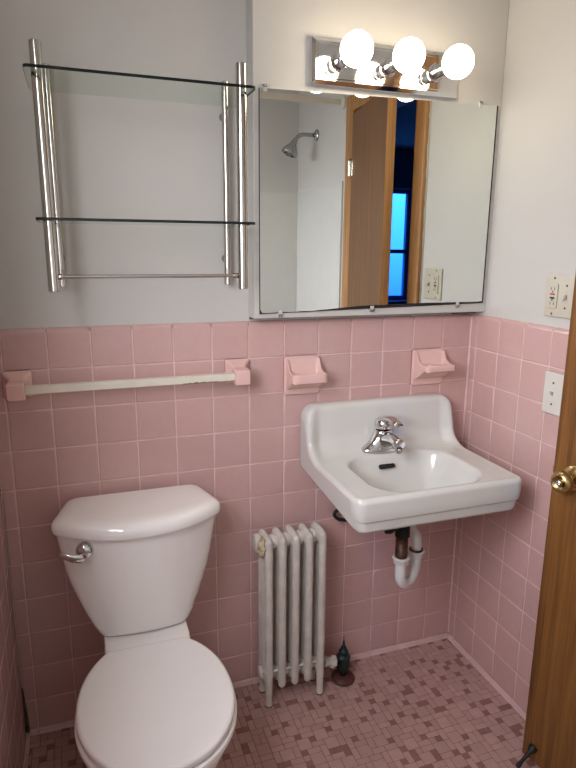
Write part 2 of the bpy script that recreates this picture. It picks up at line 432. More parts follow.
# ragged line of wall paint along the casing
bm = bmesh.new(); pts = []; rr = random.Random(4)
for k in range(60):
    z = 1.215 + k * 0.0147; pts.append((0.0105, DOOR_Y0 + 0.0685, z))
tube(bm, pts, [rr.uniform(0.002, 0.0055) for _ in pts], 8)
obj('paint_edge', bm, M['paint'], t2)
tag(obj('trim_3', mkbox(0.001, WT + 0.01, DOOR_Y1 + 0.005, DOOR_Y0 - 0.019, -0.05, 0.006), M['cove'], smooth=False), 'pale stone threshold under the door', 'threshold', kind='structure')

DANG = math.asin(0.113 / 0.56); DW = 0.556; DTH = 0.035
# door local frame: hinge at origin, +X along the leaf towards the free edge, +Y into the next room
hx, hy = -0.006, -1.086
ex, ey = -sin(DANG), cos(DANG)                     # leaf direction in plan
dr = root('door_1', 'brown oak bathroom door standing ajar with a brass knob', 'door', (hx, hy, 0), math.atan2(ey, ex), kind='structure')
dz0, dz1 = 0.018, 2.012
bm = bmesh.new(); box(bm, 0.0, DW, -DTH, 0.0, dz0, dz1)      # local -Y side = next room
for f in bm.faces:
    c = f.calc_center_median()
    if abs(c.x - DW) < 1e-4 or abs(c.x) < 1e-4: f.material_index = 1
obj('door_leaf', bm, [M['door'], M['edgewood']], dr, local=True, bevel=0.0015, segs=2)
KX, KZ = DW - 0.060, 0.872
bm = bmesh.new(); lathe(bm, [(0.0, 0.0), (0.033, 0.0), (0.033, 0.003), (0.030, 0.007), (0.020, 0.011), (0.0145, 0.013)], (KX, 0, KZ), (0, 1, 0), 36)
obj('rosette', bm, M['brass'], dr, local=True)
bm = bmesh.new(); lathe(bm, [(0.0115, 0.010), (0.0115, 0.024), (0.014, 0.030), (0.023, 0.037), (0.0275, 0.046), (0.0275, 0.053), (0.0245, 0.060), (0.019, 0.0635), (0.0165, 0.0635), (0.014, 0.058), (0.0, 0.057)], (KX, 0, KZ), (0, 1, 0), 40)
kb = obj('door_knob', bm, M['brass'], dr, local=True)
bm = bmesh.new(); lathe(bm, [(0.0, 0.054), (0.0085, 0.054), (0.0085, 0.063), (0.006, 0.066), (0.0, 0.0665)], (KX, 0, KZ), (0, 1, 0), 20)
box(bm, KX - 0.0075, KX + 0.0075, 0.064, 0.071, KZ - 0.002, KZ + 0.002)
obj('turn_button', bm, M['nickel'], kb, local=True)
bm = bmesh.new(); box(bm, DW - 0.0005, DW + 0.0015, -0.030, -0.005, KZ - 0.028, KZ + 0.028); box(bm, DW, DW + 0.010, -0.024, -0.012, KZ - 0.008, KZ + 0.008)
obj('latch', bm, M['brass'], dr, local=True, bevel=0.001)
for z in (1.785, 0.25):
    bm = bmesh.new(); lathe(bm, [(0.0, -0.040), (0.0035, -0.040), (0.006, -0.036)] + [(0.006, -0.036 + 0.072 * k / 10) for k in range(11)] + [(0.0035, 0.040), (0.0, 0.040)], (-0.002, 0.008, z), (0, 0, 1), 14)
    box(bm, 0.001, 0.030, 0.0002, 0.0022, z - 0.036, z + 0.036)
    obj('hinge', bm, M['nickel'], dr, local=True)
bm = bmesh.new(); lathe(bm, [(0.0, 0.0), (0.0125, 0.0), (0.0125, 0.006), (0.009, 0.014), (0.0055, 0.020), (0.0050, 0.055), (0.0065, 0.060), (0.0068, 0.070), (0.0045, 0.074), (0.0, 0.0745)], (DW - 0.034, -0.001, 0.064), (0, 1, -0.5), 20)
obj('door_stop', bm, M['black'], dr, local=True)

# ------------------------------------------------------------------ mirror
mr_ = root('wall_mirror', 'large frameless mirror with black worn lower edge, under the bulbs', 'mirror', (-0.38, BOXY, 1.238))
ym = BOXY - 0.0055
q = [(-0.752, 1.2375), (-0.004, 1.2525), (-0.004, 1.8405), (-0.752, 1.826)]
def slab(bm, q, y0, y1, mi=0):
    loft(bm, [[(x, y0, z) for x, z in q], [(x, y1, z) for x, z in q]], mi=mi)
bm = bmesh.new(); slab(bm, q, BOXY + 0.0005, ym)
for f in bm.faces:
    f.material_index = 0
obj('mirror_glass', bm, [M['mirror']], mr_, smooth=False)
bm = bmesh.new()                    # worn silvering: a wandering dark line along bottom and right side
rr = random.Random(3); lo, hi = [], []
for k in range(41):
    s = k / 40; x = -0.752 + 0.748 * s; z = 1.2375 + 0.015 * s
    t = 0.0016 + (0.0075 * smooth(0.2, 0.45, s) * (1 - 0.55 * smooth(0.6, 1, s))) + rr.uniform(0, 0.0012)
    lo.append((x, z)); hi.append((x, z + t))
for k in range(40):
    a = [lo[k], lo[k + 1], hi[k + 1], hi[k]]
    bm.faces.new([bm.verts.new((x, ym - 0.0004, z)) for x, z in a])
for x0, x1, zz0, zz1 in ((-0.752, -0.7495, 1.2375, 1.826), (-0.0075, -0.004, 1.2525, 1.8405)):
    bm.faces.new([bm.verts.new((x, ym - 0.0004, z)) for x, z in ((x0, zz0), (x1, zz0), (x1, zz1), (x0, zz1))])
bm.faces.new([bm.verts.new((x, ym - 0.0004, z)) for x, z in ((-0.752, 1.2375), (-0.742, 1.2375), (-0.7495, 1.2500), (-0.752, 1.2500))])
o = obj('worn_edge', bm, M['mirroredge'], mr_, smooth=False); o['label'] = 'black worn edge of the mirror silvering'
so = o.modifiers.new('th', 'SOLIDIFY'); so.thickness = 0.0004
for cx, top in ((-0.69, 0), (-0.40, 0), (-0.10, 0), (-0.735, 1), (-0.066, 1)):
    s = (cx + 0.752) / 0.748; z = (1.826 + 0.0145 * s) if top else (1.2375 + 0.015 * s); d = 1 if top else -1
    bm = bmesh.new(); box(bm, cx - 0.006, cx + 0.006, ym - 0.003, ym - 0.0006, min(z - d * 0.008, z + d * 0.010), max(z - d * 0.008, z + d * 0.010))
    box(bm, cx - 0.006, cx + 0.006, ym - 0.003, BOXY + 0.0005, min(z + d * 0.001, z + d * 0.010), max(z + d * 0.001, z + d * 0.010))
    c = obj('mirror_clip', bm, M['clip'], mr_, bevel=0.001, segs=2)
    bm = bmesh.new(); lathe(bm, [(0.003, 0), (0.003, 0.001), (0.0015, 0.0018), (0, 0.0018)], (cx, ym - 0.003, z + d * 0.006), (0, -1, 0), 12)
    obj('clip_screw', bm, M['nickel'], c)

# ------------------------------------------------------------------ vanity light
LX, LZ = -0.384, 1.9025
vl = root('vanity_light', 'chrome strip wall light holding three lit globe bulbs', 'light fixture', (LX, BOXY, LZ))
x0, x1, z0, z1 = -0.611, -0.157, 1.8455, 1.9595
bm = bmesh.new()
rings = []
for ins, y in ((0.002, BOXY - 0.0005), (0.0, BOXY - 0.003), (0.0, BOXY - 0.020), (0.010, BOXY - 0.026), (0.014, BOXY - 0.026), (0.016, BOXY - 0.0275)):
    rings.append([(x0 + ins, y, z0 + ins), (x1 - ins, y, z0 + ins), (x1 - ins, y, z1 - ins), (x0 + ins, y, z1 - ins)])
loft(bm, rings); obj('back_plate', bm, M['plate'], vl, smooth=False)
YP = BOXY - 0.0275
BULBS = []
for bx in (-0.536, -0.3885, -0.241):
    bm = bmesh.new(); lathe(bm, [(0.0, 0.0), (0.024, 0.0), (0.024, 0.004), (0.0175, 0.007), (0.0175, 0.040), (0.0185, 0.041), (0.0185, 0.047), (0.0175, 0.048), (0.0175, 0.060), (0.0190, 0.061), (0.0190, 0.066), (0.015, 0.067), (0.0, 0.065)], (bx, YP, LZ), (0, -1, 0), 32)
    obj('bulb_socket', bm, M['chrome'], vl)
    bm = bmesh.new(); R = 0.0415; yc = 0.1095
    prof = [(0.0, 0.0655), (0.013, 0.0655), (0.014, 0.070)]
    for k in range(17):
        a = radians(20) + (pi - radians(20)) * k / 16
        prof.append((R * sin(a), yc - R * cos(a)))
    lathe(bm, prof, (bx, YP, LZ), (0, -1, 0), 36)
    b = obj('globe_bulb', bm, M['bulb'], vl); b['label'] = 'lit white globe bulb'
    BULBS.append((bx, YP - yc, LZ))

# ------------------------------------------------------------------ glass wall shelf
gs = root('glass_wall_shelf', 'two tier glass shelf on four chrome posts with towel rail, above the toilet', 'shelf', (-1.06, PAINT, 1.30))
for px_, front in ((-1.282, 1), (-0.829, 1), (-1.268, 0), (-0.832, 0)):
    y = -0.170 if front else -0.016; r = 0.0128 if front else 0.0095
    zt, zb = (1.847, 1.316) if front else (1.843, 1.318)
    bm = bmesh.new(); lathe(bm, [(0, zb), (r - 0.002, zb), (r, zb + 0.002), (r, zt - 0.002), (r - 0.002, zt), (0, zt)], (px_, y, 0), (0, 0, 1), 28)
    p_ = obj('front_post' if front else 'rear_post', bm, M['nickel'], gs)
    if not front:
        for zz in (1.76, 1.39):
            bm = bmesh.new(); lathe(bm, [(0.006, 0), (0.006, 0.020), (0.011, 0.021), (0.011, 0.0276), (0, 0.0276)], (px_, y, zz), (0, 1, 0), 16)
            obj('wall_mount', bm, M['nickel'], p_)
for zz, x0, x1, yf in ((1.780, -1.308, -0.806, -0.224), (1.4755, -1.309, -0.800, -0.196)):
    # clear slab with a dark green edge
    bm = bmesh.new(); t = 0.0075; yb = -0.022; rc_ = 0.012; t = 0.0065
    out = []
    for cx, cy, a0 in ((x1 - rc_, yf + rc_, -90), (x1 - rc_, yb - 0.003, 0), (x0 + rc_, yb - 0.003, 90), (x0 + rc_, yf + rc_, 180)):
        rq = rc_ if cy < -0.1 else 0.003
        for k in range(5):
            a = radians(a0 + 90 * k / 4); out.append(((cx if rq == rc_ else (x1 - rq if cx > -1.05 else x0 + rq)) + rq * cos(a), cy + rq * sin(a)))
    loft(bm, [[(x, y, zz) for x, y in out], [(x, y, zz + t) for x, y in out]])
    for f in bm.faces:
        if len(f.verts) == 4: f.material_index = 1 if f.calc_center_median().y < -0.05 else 0
    obj('glass_pane', bm, [M['glass'], M['glassedge']], gs, smooth=False)
    for px_ in (-1.285, -0.829):
        bm = bmesh.new(); lathe(bm, [(0, 0), (0.0035, 0), (0.0035, 0.004), (0.0, 0.0046)], (px_, -0.170 - 0.0138, zz + t / 2), (0, -1, 0), 12)
        obj('set_screw', bm, M['chrome'], gs)
bm = bmesh.new(); tube(bm, [(-1.272, -0.170, 1.350), (-0.842, -0.170, 1.350)], 0.0047, 14)
for x, s in ((-1.272, 1), (-0.842, -1)): lathe(bm, [(0, 0), (0.0068, 0), (0.0068, 0.012), (0.0047, 0.014)], (x, -0.170, 1.350), (s, 0, 0), 14)
obj('towel_rail', bm, M['nickel'], gs)

# ------------------------------------------------------------------ ceramic fittings
def rrect(u0, u1, v0, v1, r, n=5):
    out = []
    for cu, cv, a0 in ((u1 - r, v0 + r, -90), (u1 - r, v1 - r, 0), (u0 + r, v1 - r, 90), (u0 + r, v0 + r, 180)):
        for k in range(n):
            a = radians(a0 + 90 * k / (n - 1)); out.append((cu + r * cos(a), cv + r * sin(a)))
    return out

tb = root('towel_bar', 'cream square towel bar between two pink ceramic brackets above the toilet', 'towel bar', (-1.10, 0, 1.04))
def bracket(cx, zc):
    bm = bmesh.new(); rings = []
    # flange on the wall, waisted neck, square block
    for y, hw, zl, zh, r in ((0.0005, 0.036, 1.030, 1.103, 0.007), (-0.008, 0.036, 1.030, 1.103, 0.007), (-0.0125, 0.033, 1.033, 1.100, 0.007), (-0.022, 0.0235, 1.044, 1.091, 0.007),
                             (-0.034, 0.0195, 1.044, 1.085, 0.006), (-0.040, 0.021, 1.041, 1.084, 0.005), (-0.044, 0.0225, 1.039, 1.0835, 0.005), (-0.076, 0.0225, 1.038, 1.082, 0.005), (-0.081, 0.018, 1.0425, 1.0775, 0.005)):
        rings.append([(cx + u, y, v + zc) for u, v in rrect(-hw, hw, zl, zh, r)])
    loft(bm, rings)
    return bm
obj('bracket', bracket(-1.3955, 0.0), M['ceramic'], tb, wn=True)
obj('bracket', bracket(-0.806, 0.001), M['ceramic'], tb, wn=True)
bm = bmesh.new()
loft(bm, [[(x, -0.058 + u, zc + v) for u, v in rrect(-0.010, 0.010, -0.0105, 0.0105, 0.002)] for x, zc in ((-1.378, 1.0615), (-0.826, 1.0635))])
br = obj('bar', bm, M['barwhite'], tb, wn=True)
bm = bmesh.new(); rr = random.Random(9); up, dn = [], []
for k in range(17):
    x = -0.975 + 0.105 * k / 16; zb = 1.0628 - 0.0105
    up.append((x, -0.0683, zb + 0.0015 + rr.uniform(0, 0.0035) * sin(pi * k / 16))); dn.append((x, -0.0683, zb - 0.0003))
for k in range(16): bm.faces.new([bm.verts.new(p) for p in (dn[k], dn[k + 1], up[k + 1], up[k])])
o = obj('worn_patch', bm, M['wear'], br, smooth=False); o['label'] = 'dark worn patch on the bar'
so = o.modifiers.new('th', 'SOLIDIFY'); so.thickness = 0.0004

def back_flange(x0, x1, z0, z1):
    bm = bmesh.new()
    loft(bm, [[(u, y, v) for u, v in rrect(x0 + i, x1 - i, z0 + i, z1 - i, 0.008)] for y, i in ((0.0005, 0), (-0.006, 0), (-0.009, 0.002), (-0.0105, 0.005))])
    return bm
sdz = HT - P
# soap dish: deep tray with raised rim
sx0, sx1 = -0.661, -0.545
sd = root('soap_dish', 'pink ceramic soap dish with a hollow tray, left above the sink', 'soap dish', (-0.603, 0, sdz - 0.11))
obj('back_plate', back_flange(sx0, sx1, sdz - 0.118, sdz + 0.001), M['ceramic'], sd, wn=True)
def tray(x0, x1, zt, depth, yfr, wall, zbot_front, zbot_back, raise_back):
    """a scooped tray: top height follows a hollow, sides sweep up to the back plate"""
    bm = bmesh.new(); NX, NY = 40, 36
    def plan(u, v):        # u in -1..1 , v in 0..1 (0 wall, 1 front)
        hw = (x1 - x0) / 2 * (1 - 0.05 * (1 - v) ** 2)
        x = (x0 + x1) / 2 + u * hw
        k = abs(u) ** 7                         # rounded front corners
        y = -0.006 + (yfr + 0.006) * v * (1 - 0.12 * k * v ** 2)
        return x, y
    top, bot = [], []
    for j in range(NY + 1):
        v = j / NY; rt, rb = [], []
        for i in range(NX + 1):
            u = -1 + 2 * i / NX; x, y = plan(u, v)
            dx = min(x - x0, x1 - x); dy = y - yfr
            e = min(dx, dy + 0.0)
            hollow = smooth(wall * 0.55, wall * 1.6, dx) * smooth(wall * 0.5, wall * 1.5, dy)
            rise = raise_back * max(0.0, 1 - max(0.0, -y - 0.0125) / 0.022) ** 1.7
            side_rise = raise_back * 0.50 * (1 - smooth(0.012, 0.058, -y)) * (1 - smooth(wall * 0.3, wall * 1.6, dx)) * (1 if -y > 0.02 else 0.0 + max(0, (-y - 0.013) / 0.007))
            z = zt - depth * hollow * smooth(0.012, 0.028, -y) + rise + side_rise
            z -= 0.004 * (1 - smooth(0, 0.004, min(dx, dy)))          # rounded rim
            rt.append((x, y, z))
            zb = zbot_back + (zbot_front - zbot_back) * smooth(0.0, 0.9, v)
            rb.append((x, y, zb + 0.004 * (1 - smooth(0, 0.005, min(dx, dy)))))
        top.append([bm.verts.new(p) for p in rt]); bot.append([bm.verts.new(p) for p in rb])
    for j in range(NY):
        for i in range(NX):
            bm.faces.new((top[j][i], top[j][i + 1], top[j + 1][i + 1], top[j + 1][i]))
            bm.faces.new((bot[j][i], bot[j + 1][i], bot[j + 1][i + 1], bot[j][i + 1]))
        for i in (0, NX):
            bm.faces.new((top[j][i], top[j + 1][i], bot[j + 1][i], bot[j][i]))
    for i in range(NX):
        for j in (0, NY):
            bm.faces.new((top[j][i], bot[j][i], bot[j][i + 1], top[j][i + 1]))
    return bm
obj('tray', tray(sx0 + 0.003, sx1 - 0.003, 1.060, 0.017, -0.086, 0.010, 1.031, 1.002, 0.038), M['ceramic'], sd)
bm = bmesh.new()
for y in (-0.035, -0.048, -0.061): tube(bm, [(sx0 + 0.022, y, 1.0440), (-0.603, y, 1.0455), (sx1 - 0.022, y, 1.0440)], 0.0028, 10)
obj('drain_ridge', bm, M['ceramic'], sd)
# tumbler holder: flat shelf with a round recess
hx0, hx1 = -0.2215, -0.104
th_ = root('tumbler_holder', 'pink ceramic tumbler holder with flat shelf, right above the sink', 'tumbler holder', (-0.163, 0, sdz - 0.11))
obj('back_plate', back_flange(hx0, hx1, sdz - 0.118, sdz + 0.001), M['ceramic'], th_, wn=True)
obj('shelf', tray(hx0 + 0.003, hx1 - 0.003, 1.0615, 0.004, -0.092, 0.012, 1.041, 1.006, 0.0375), M['ceramic'], th_)
bm = bmesh.new()
loft(bm, [[(-0.163 + r * 1.25 * cos(a), -0.055 + r * sin(a), 1.0575 + z) for a in [2 * pi * k / 28 for k in range(28)]] for r, z in ((0.026, -0.002), (0.026, 0.0022), (0.0235, 0.003), (0.0215, 0.0015), (0.021, -0.002))])
obj('cup_ring', bm, M['ceramic'], th_)

# ------------------------------------------------------------------ switch plates
def plate_obj(name, label, cat, y0, y1, z0, z1, m, thick, kind_):
    rt = root(name, label, cat, (PAINT if kind_ == 'double' else 0, (y0 + y1) / 2, z0))
    xs = PAINT if kind_ == 'double' else 0.0
    bm = bmesh.new()
    loft(bm, [[(xs - t, u, v) for u, v in rrect(y1 + i, y0 - i, z0 + i, z1 - i, 0.004)] for t, i in ((-0.0003, 0), (thick - 0.003, 0), (thick - 0.001, 0.0012), (thick, 0.0035))])
    obj('cover_plate', bm, m, rt, wn=True)
    return rt, xs - thick
def toggle(rt, xs, yc, zc, m, up=1):
    bm = bmesh.new(); loft(bm, [[(xs - t, u, v) for u, v in rrect(yc - 0.0065, yc + 0.0065, zc - 0.0125, zc + 0.0125, 0.002)] for t in (-0.001, 0.0012)])
    obj('toggle_collar', bm, m, rt, wn=True)
    bm = bmesh.new()
    loft(bm, [[(xs - t, yc + u, zc + up * d + v) for u, v in rrect(-w, w, -h, h, 0.0012)] for t, d, w, h in ((0.0, -0.001, 0.0042, 0.0055), (0.007, 0.004, 0.0036, 0.004), (0.0125, 0.0085, 0.0030, 0.0026))])
    obj('toggle', bm, m, rt, wn=True)
def screws(rt, xs, pts):
    for y, z in pts:
        bm = bmesh.new(); lathe(bm, [(0.0032, -0.001), (0.0032, 0.0006), (0.0018, 0.0013), (0, 0.0013)], (xs, y, z), (-1, 0, 0), 12)
        obj('screw', bm, M['oldbrass'], rt)
r1, xs = plate_obj('outlet_switch_plate', 'ivory double wall plate with outlet and switch, on the painted wall', 'switch plate', -0.314, -0.430, 1.2385, 1.3535, M['ivory'], 0.006, 'double')
yo, zo = -0.346, 1.296
bm = bmesh.new(); loft(bm, [[(xs - t, u, v) for u, v in rrect(yo - 0.0165 + i, yo + 0.0165 - i, zo - 0.0335 + i, zo + 0.0335 - i, 0.003)] for t, i in ((-0.001, 0), (0.0022, 0), (0.003, 0.001))])
oc = obj('outlet_face', bm, M['ivory'], r1, wn=True); xo = xs - 0.003
bm = bmesh.new(); box(bm, xo - 0.0012, xo + 0.0005, yo - 0.008, yo + 0.008, zo + 0.0025, zo + 0.0075); obj('reset_button', bm, M['red'], oc, smooth=False)
bm = bmesh.new(); box(bm, xo - 0.0012, xo + 0.0005, yo - 0.008, yo + 0.008, zo - 0.0075, zo - 0.0025); obj('test_button', bm, M['black'], oc, smooth=False)
bm = bmesh.new()
for s in (1, -1):
    for d in (-0.0062, 0.0062): box(bm, xo - 0.0004, xo + 0.0006, yo + d - 0.001, yo + d + 0.001, zo + s * 0.020 - 0.004, zo + s * 0.020 + 0.004)
    lathe(bm, [(0.0024, -0.001), (0.0024, 0.0004), (0, 0.0004)], (xo, yo, zo + s * 0.0115 + 0.0005), (-1, 0, 0), 12)
obj('socket_slot', bm, M['void'], oc, smooth=False)
toggle(r1, xs, -0.392, 1.296, M['ivory'], -1)
screws(r1, xs, [(-0.346, 1.3445), (-0.346, 1.2475), (-0.392, 1.326), (-0.392, 1.266)])
r2, xs = plate_obj('light_switch_plate', 'white single light switch plate on the pink tile by the door', 'light switch', -0.362, -0.433, 0.973, 1.091, M['whiteplate'], 0.010, 'single')
toggle(r2, xs, -0.3975, 1.032, M['whiteplate'], 1)
bm = bmesh.new(); box(bm, xs - 0.0003, xs + 0.001, -0.3975 - 0.004, -0.3975 + 0.004, 1.021, 1.028); obj('toggle_slot', bm, M['void'], r2, smooth=False)
screws(r2, xs, [(-0.3975, 1.062), (-0.3975, 1.002)])

# ------------------------------------------------------------------ sink
SX0, SX1, SRIM, SYF, STOP = -0.607, -0.088, 0.802, -0.421, 0.954
def sink_mesh():
    bm = bmesh.new()
    xs = []; r = 0.013; N = 84
    for k in range(7):                      # rounded left edge
        a = pi / 2 * k / 6; xs.append((SX0 + r * (1 - cos(a)), r * (1 - sin(a))))
    for k in range(1, N): xs.append((SX0 + r + (SX1 - SX0 - 2 * r) * k / N, 0.0))
    for k in range(7):
        a = pi / 2 * (1 - k / 6); xs.append((SX1 - r * (1 - cos(a)), r * (1 - sin(a))))
    bx0, bx1, by0, by1 = -0.521, -0.176, -0.113, -0.394
    cx, cy, hw, hd = (bx0 + bx1) / 2, (by0 + by1) / 2, (bx1 - bx0) / 2, (by0 - by1) / 2
    def dip(x, y):
        R = 0.085
        # slightly oval front corners
        qx, qy = abs(x - cx) - (hw - R), abs(y - cy) - (hd - R)
        d = sqrt(max(qx, 0) ** 2 + max(qy, 0) ** 2) + min(max(qx, qy), 0) - R
        s = -d                               # inside distance
        if s < -0.006: return 0.0
        if s < 0.004: return 0.0035 * smooth(-0.006, 0.004, s) 
        return 0.0035 + 0.118 * (1 - (1 - min(1, (s - 0.004) / 0.105)) ** 2.1)
    rings = []
    for x, ins in xs:
        e = min(x - SX0, SX1 - x)
        rc_ = 0.030
        yf = SYF + (rc_ - sqrt(max(0, rc_ ** 2 - (rc_ - e) ** 2)) if e < rc_ else 0)
        rt = 0.042
        zt = STOP - (rt - sqrt(max(0, rt ** 2 - (rt - e) ** 2)) if e < rt else 0)
        pr = [(0.0, 0.748)]
        for k in range(1, 7): pr.append((0.0, 0.748 + (zt - 0.010 - 0.748) * k / 6))
        pr += [(-0.003, zt - 0.003), (-0.010, zt)]
        wing = 0.020 * (1 - smooth(0.010, 0.050, e))
        pr += [(-0.030, zt), (-0.039 - wing * 0.15, zt - 0.0025), (-0.045 - wing * 0.3, zt - 0.009), (-0.047 - wing * 0.5, zt - 0.02)]
        for k in range(1, 5): pr.append((-0.047 - 0.004 * k / 4 - wing * (0.5 + 0.5 * k / 4), zt - 0.02 + (0.860 - zt + 0.02) * k / 4))
        Rf = 0.055 + wing * 1.2; cyf = -0.051 - wing - Rf; y_w = cyf
        for k in range(1, 9):
            a = pi / 2 * k / 8
            pr.append((cyf + Rf * cos(a), 0.860 - (0.860 - SRIM) * sin(a)))
        y_a, y_b = y_w, yf + 0.014
        for k in range(1, 57):
            y = y_a + (y_b - y_a) * k / 56
            # shallow raised rim toward the edge
            pr.append((y, SRIM - dip(x, y) - 0.0015 * smooth(0.0, 0.03, e) * smooth(yf + 0.006, yf + 0.03, y)))
        for k in range(1, 7):
            a = pi / 2 * k / 6; pr.append((yf + 0.014 - 0.014 * sin(a), SRIM - 0.014 + 0.014 * cos(a)))
        zl = 0.738
        pr += [(yf, 0.765), (yf + 0.0005, zl + 0.004), (yf + 0.006, zl), (yf + 0.0075, zl - 0.004), (yf + 0.0085, 0.714), (yf + 0.013, 0.706), (yf + 0.022, 0.702)]
        for k in range(1, 21):
            y = yf + 0.018 + (-yf - 0.018 - 0.004) * k / 20
            base = 0.702 + (0.742 - 0.702) * k / 20
            dd = dip(x, y); pr.append((y, min(base, SRIM - dd - 0.014) if dd > 0.05 else base))
        if ins > 0:                            # inset the whole outline for rounded ends
            n = len(pr); q = []
            for i in range(n):
                a, b, c = Vector(pr[i - 1]), Vector(pr[i]), Vector(pr[(i + 1) % n])
                t = (c - a)
                if t.length < 1e-7: q.append(b); continue
                t.normalize(); nr = Vector((-t.y, t.x))
                q.append(b + nr * ins * SGN)
            pr = [(v.x, v.y) for v in q]
        rings.append([(x, y, z) for y, z in pr])
    loft(bm, rings)
    xm = (SX0 + SX1) / 2
    for v in bm.verts:                       # the apron draws in a little towards its lower lip
        if v.co.z < 0.765: v.co.x = xm + (v.co.x - xm) * (1 - min(0.07, 0.765 - v.co.z) * 0.75)
    return bm
# outline runs back -> up -> front -> down: inside is on the left of travel (y,z)
SGN = 1.0
sk = root('sink', 'white wall hung sink with high back and chrome faucet, right of the radiator', 'sink', (-0.3525, 0, 0.70))
basin = obj('basin', sink_mesh(), M['enamel'], sk)
bm = bmesh.new()
SLOT = (-0.372, -0.1415, 0.7705)
lathe(bm, [(0.0, -0.002), (0.0075, -0.002), (0.0075, 0.001), (0, 0.001)], (0, 0, 0), (0, 0, 1), 16)
for v in bm.verts:
    v.co.x += 0.020 if v.co.x > 0 else -0.020
bmesh.ops.rotate(bm, verts=bm.verts[:], cent=(0, 0, 0), matrix=Matrix.Rotation(radians(58), 3, 'X'))
bmesh.ops.translate(bm, verts=bm.verts[:], vec=SLOT)
obj('overflow_slot', bm, M['void'], sk)
bm = bmesh.new(); lathe(bm, [(0.022, -0.004), (0.022, 0.001), (0.019, 0.0025), (0.016, 0.0), (0.0, -0.001)], (-0.350, -0.252, 0.6775), (0, 0, 1), 24)
obj('drain', bm, M['chrome'], sk)
# faucet
FX, FY, FZ = -0.357, -0.082, SRIM - 0.003
def ell(cx, cy, z, a, b, n=28, p=2.4, dy=0):
    out = []
    for k in range(n):
        t = 2 * pi * k / n; c, s = cos(t), sin(t)
        out.append((cx + a * math.copysign(abs(c) ** (2 / p), c), cy + dy + b * math.copysign(abs(s) ** (2 / p), s), z))
    return out
bm = bmesh.new()
loft(bm, [ell(FX, FY, FZ + z, a, b, p=p, dy=dy) for z, a, b, p, dy in
          ((0.0, 0.074, 0.029, 2.6, 0), (0.008, 0.0745, 0.0295, 2.6, 0), (0.015, 0.071, 0.0285, 2.5, 0), (0.022, 0.062, 0.0275, 2.3, 0), (0.031, 0.051, 0.0275, 2.2, 0), (0.042, 0.041, 0.0275, 2.1, 0), (0.054, 0.0345, 0.0275, 2, 0), (0.064, 0.031, 0.027, 2, 0), (0.070, 0.0285, 0.0255, 2, 0), (0.072, 0.024, 0.022, 2, 0))])
fc = obj('faucet', bm, M['chrome'], sk)
bm = bmesh.new()
pth = bez((FX, FY - 0.006, FZ + 0.036), (FX, FY - 0.045, FZ + 0.056), (FX, FY - 0.080, FZ + 0.062), (FX, FY - 0.108, FZ + 0.050), 12)
tube(bm, pth, [0.0245, 0.0240, 0.0234, 0.0228, 0.0222, 0.0216, 0.021, 0.0205, 0.020, 0.0195, 0.019, 0.0180, 0.0150], 20)
lathe(bm, [(0.0105, 0), (0.0115, 0.002), (0.0115, 0.012), (0.009, 0.014), (0, 0.014)], (FX, FY - 0.102, FZ + 0.040), (0, -0.2, -1), 18)
obj('spout', bm, M['chrome'], fc)
bm = bmesh.new()
lathe(bm, [(0.0, 0.0), (0.024, 0.0), (0.0265, 0.004), (0.0275, 0.015), (0.0255, 0.026), (0.018, 0.034), (0.0, 0.037)], (FX, FY, FZ + 0.073), (0, 0.10, 1), 26)
lv = bez((FX, FY + 0.006, FZ + 0.096), (FX, FY - 0.025, FZ + 0.118), (FX + 0.002, FY - 0.060, FZ + 0.120), (FX + 0.002, FY - 0.094, FZ + 0.108), 10)
rings = []
for i, p in enumerate(lv):
    w = 0.0215 - 0.0085 * i / 10; h = 0.0135 - 0.0075 * i / 10
    rings.append([(p.x + w * cos(2 * pi * k / 16), p.y, p.z + h * sin(2 * pi * k / 16)) for k in range(16)])
loft(bm, rings)
obj('lever', bm, M['chrome'], fc)
# plumbing under the sink
DXp, DYp = -0.374, -0.255
bm = bmesh.new(); lathe(bm, [(0.030, 0.0), (0.030, -0.012), (0.024, -0.022), (0.0215, -0.03), (0.0215, -0.078), (0.018, -0.08)], (DXp, DYp, 0.672), (0, 0, 1), 24)
tube(bm, [(DXp - 0.005, DYp, 0.628), (DXp - 0.035, DYp - 0.004, 0.624), (DXp - 0.060, DYp - 0.006, 0.618)], [0.010, 0.009, 0.006], 12)
lathe(bm, [(0, -0.006), (0.011, -0.006), (0.011, 0.006), (0, 0.006)], (DXp - 0.044, DYp - 0.005, 0.622), (1, 0, 0.1), 12)
o = obj('drain_body', bm, M['void'], sk); o['label'] = 'black drain body under the sink'
bm = bmesh.new(); lathe(bm, [(0.0185, 0.598), (0.0185, 0.520), (0.020, 0.519)], (DXp, DYp, 0), (0, 0, 1), 22)
obj('tailpiece', bm, M['oldbrass'], sk)
bm = bmesh.new()
YB = DYp + 0.045
pth = [(DXp, DYp, 0.530), (DXp, DYp, 0.500), (DXp, DYp, 0.470)]
for k in range(1, 13):
    a = pi * k / 12; pth.append((DXp + 0.041 - 0.041 * cos(a), DYp + 0.050 * (1 - cos(a)) / 2, 0.470 - 0.050 * sin(a)))
pth += [(DXp + 0.082, DYp + 0.050, 0.50)]
tube(bm, pth, 0.0165, 20)
o = obj('p_trap', bm, M['pvc'], sk); o['label'] = 'white plastic trap'
bm = bmesh.new()
tube(bm, [(DXp + 0.082, DYp + 0.050, 0.490), (DXp + 0.082, DYp + 0.050, 0.530), (DXp + 0.081, DYp + 0.053, 0.555), (DXp + 0.066, DYp + 0.075, 0.585), (DXp + 0.060, DYp + 0.11, 0.598), (DXp + 0.058, DYp + 0.17, 0.598), (DXp + 0.058, -0.001, 0.598)], 0.0160, 20)
obj('waste_arm', bm, M['pvc'], sk)
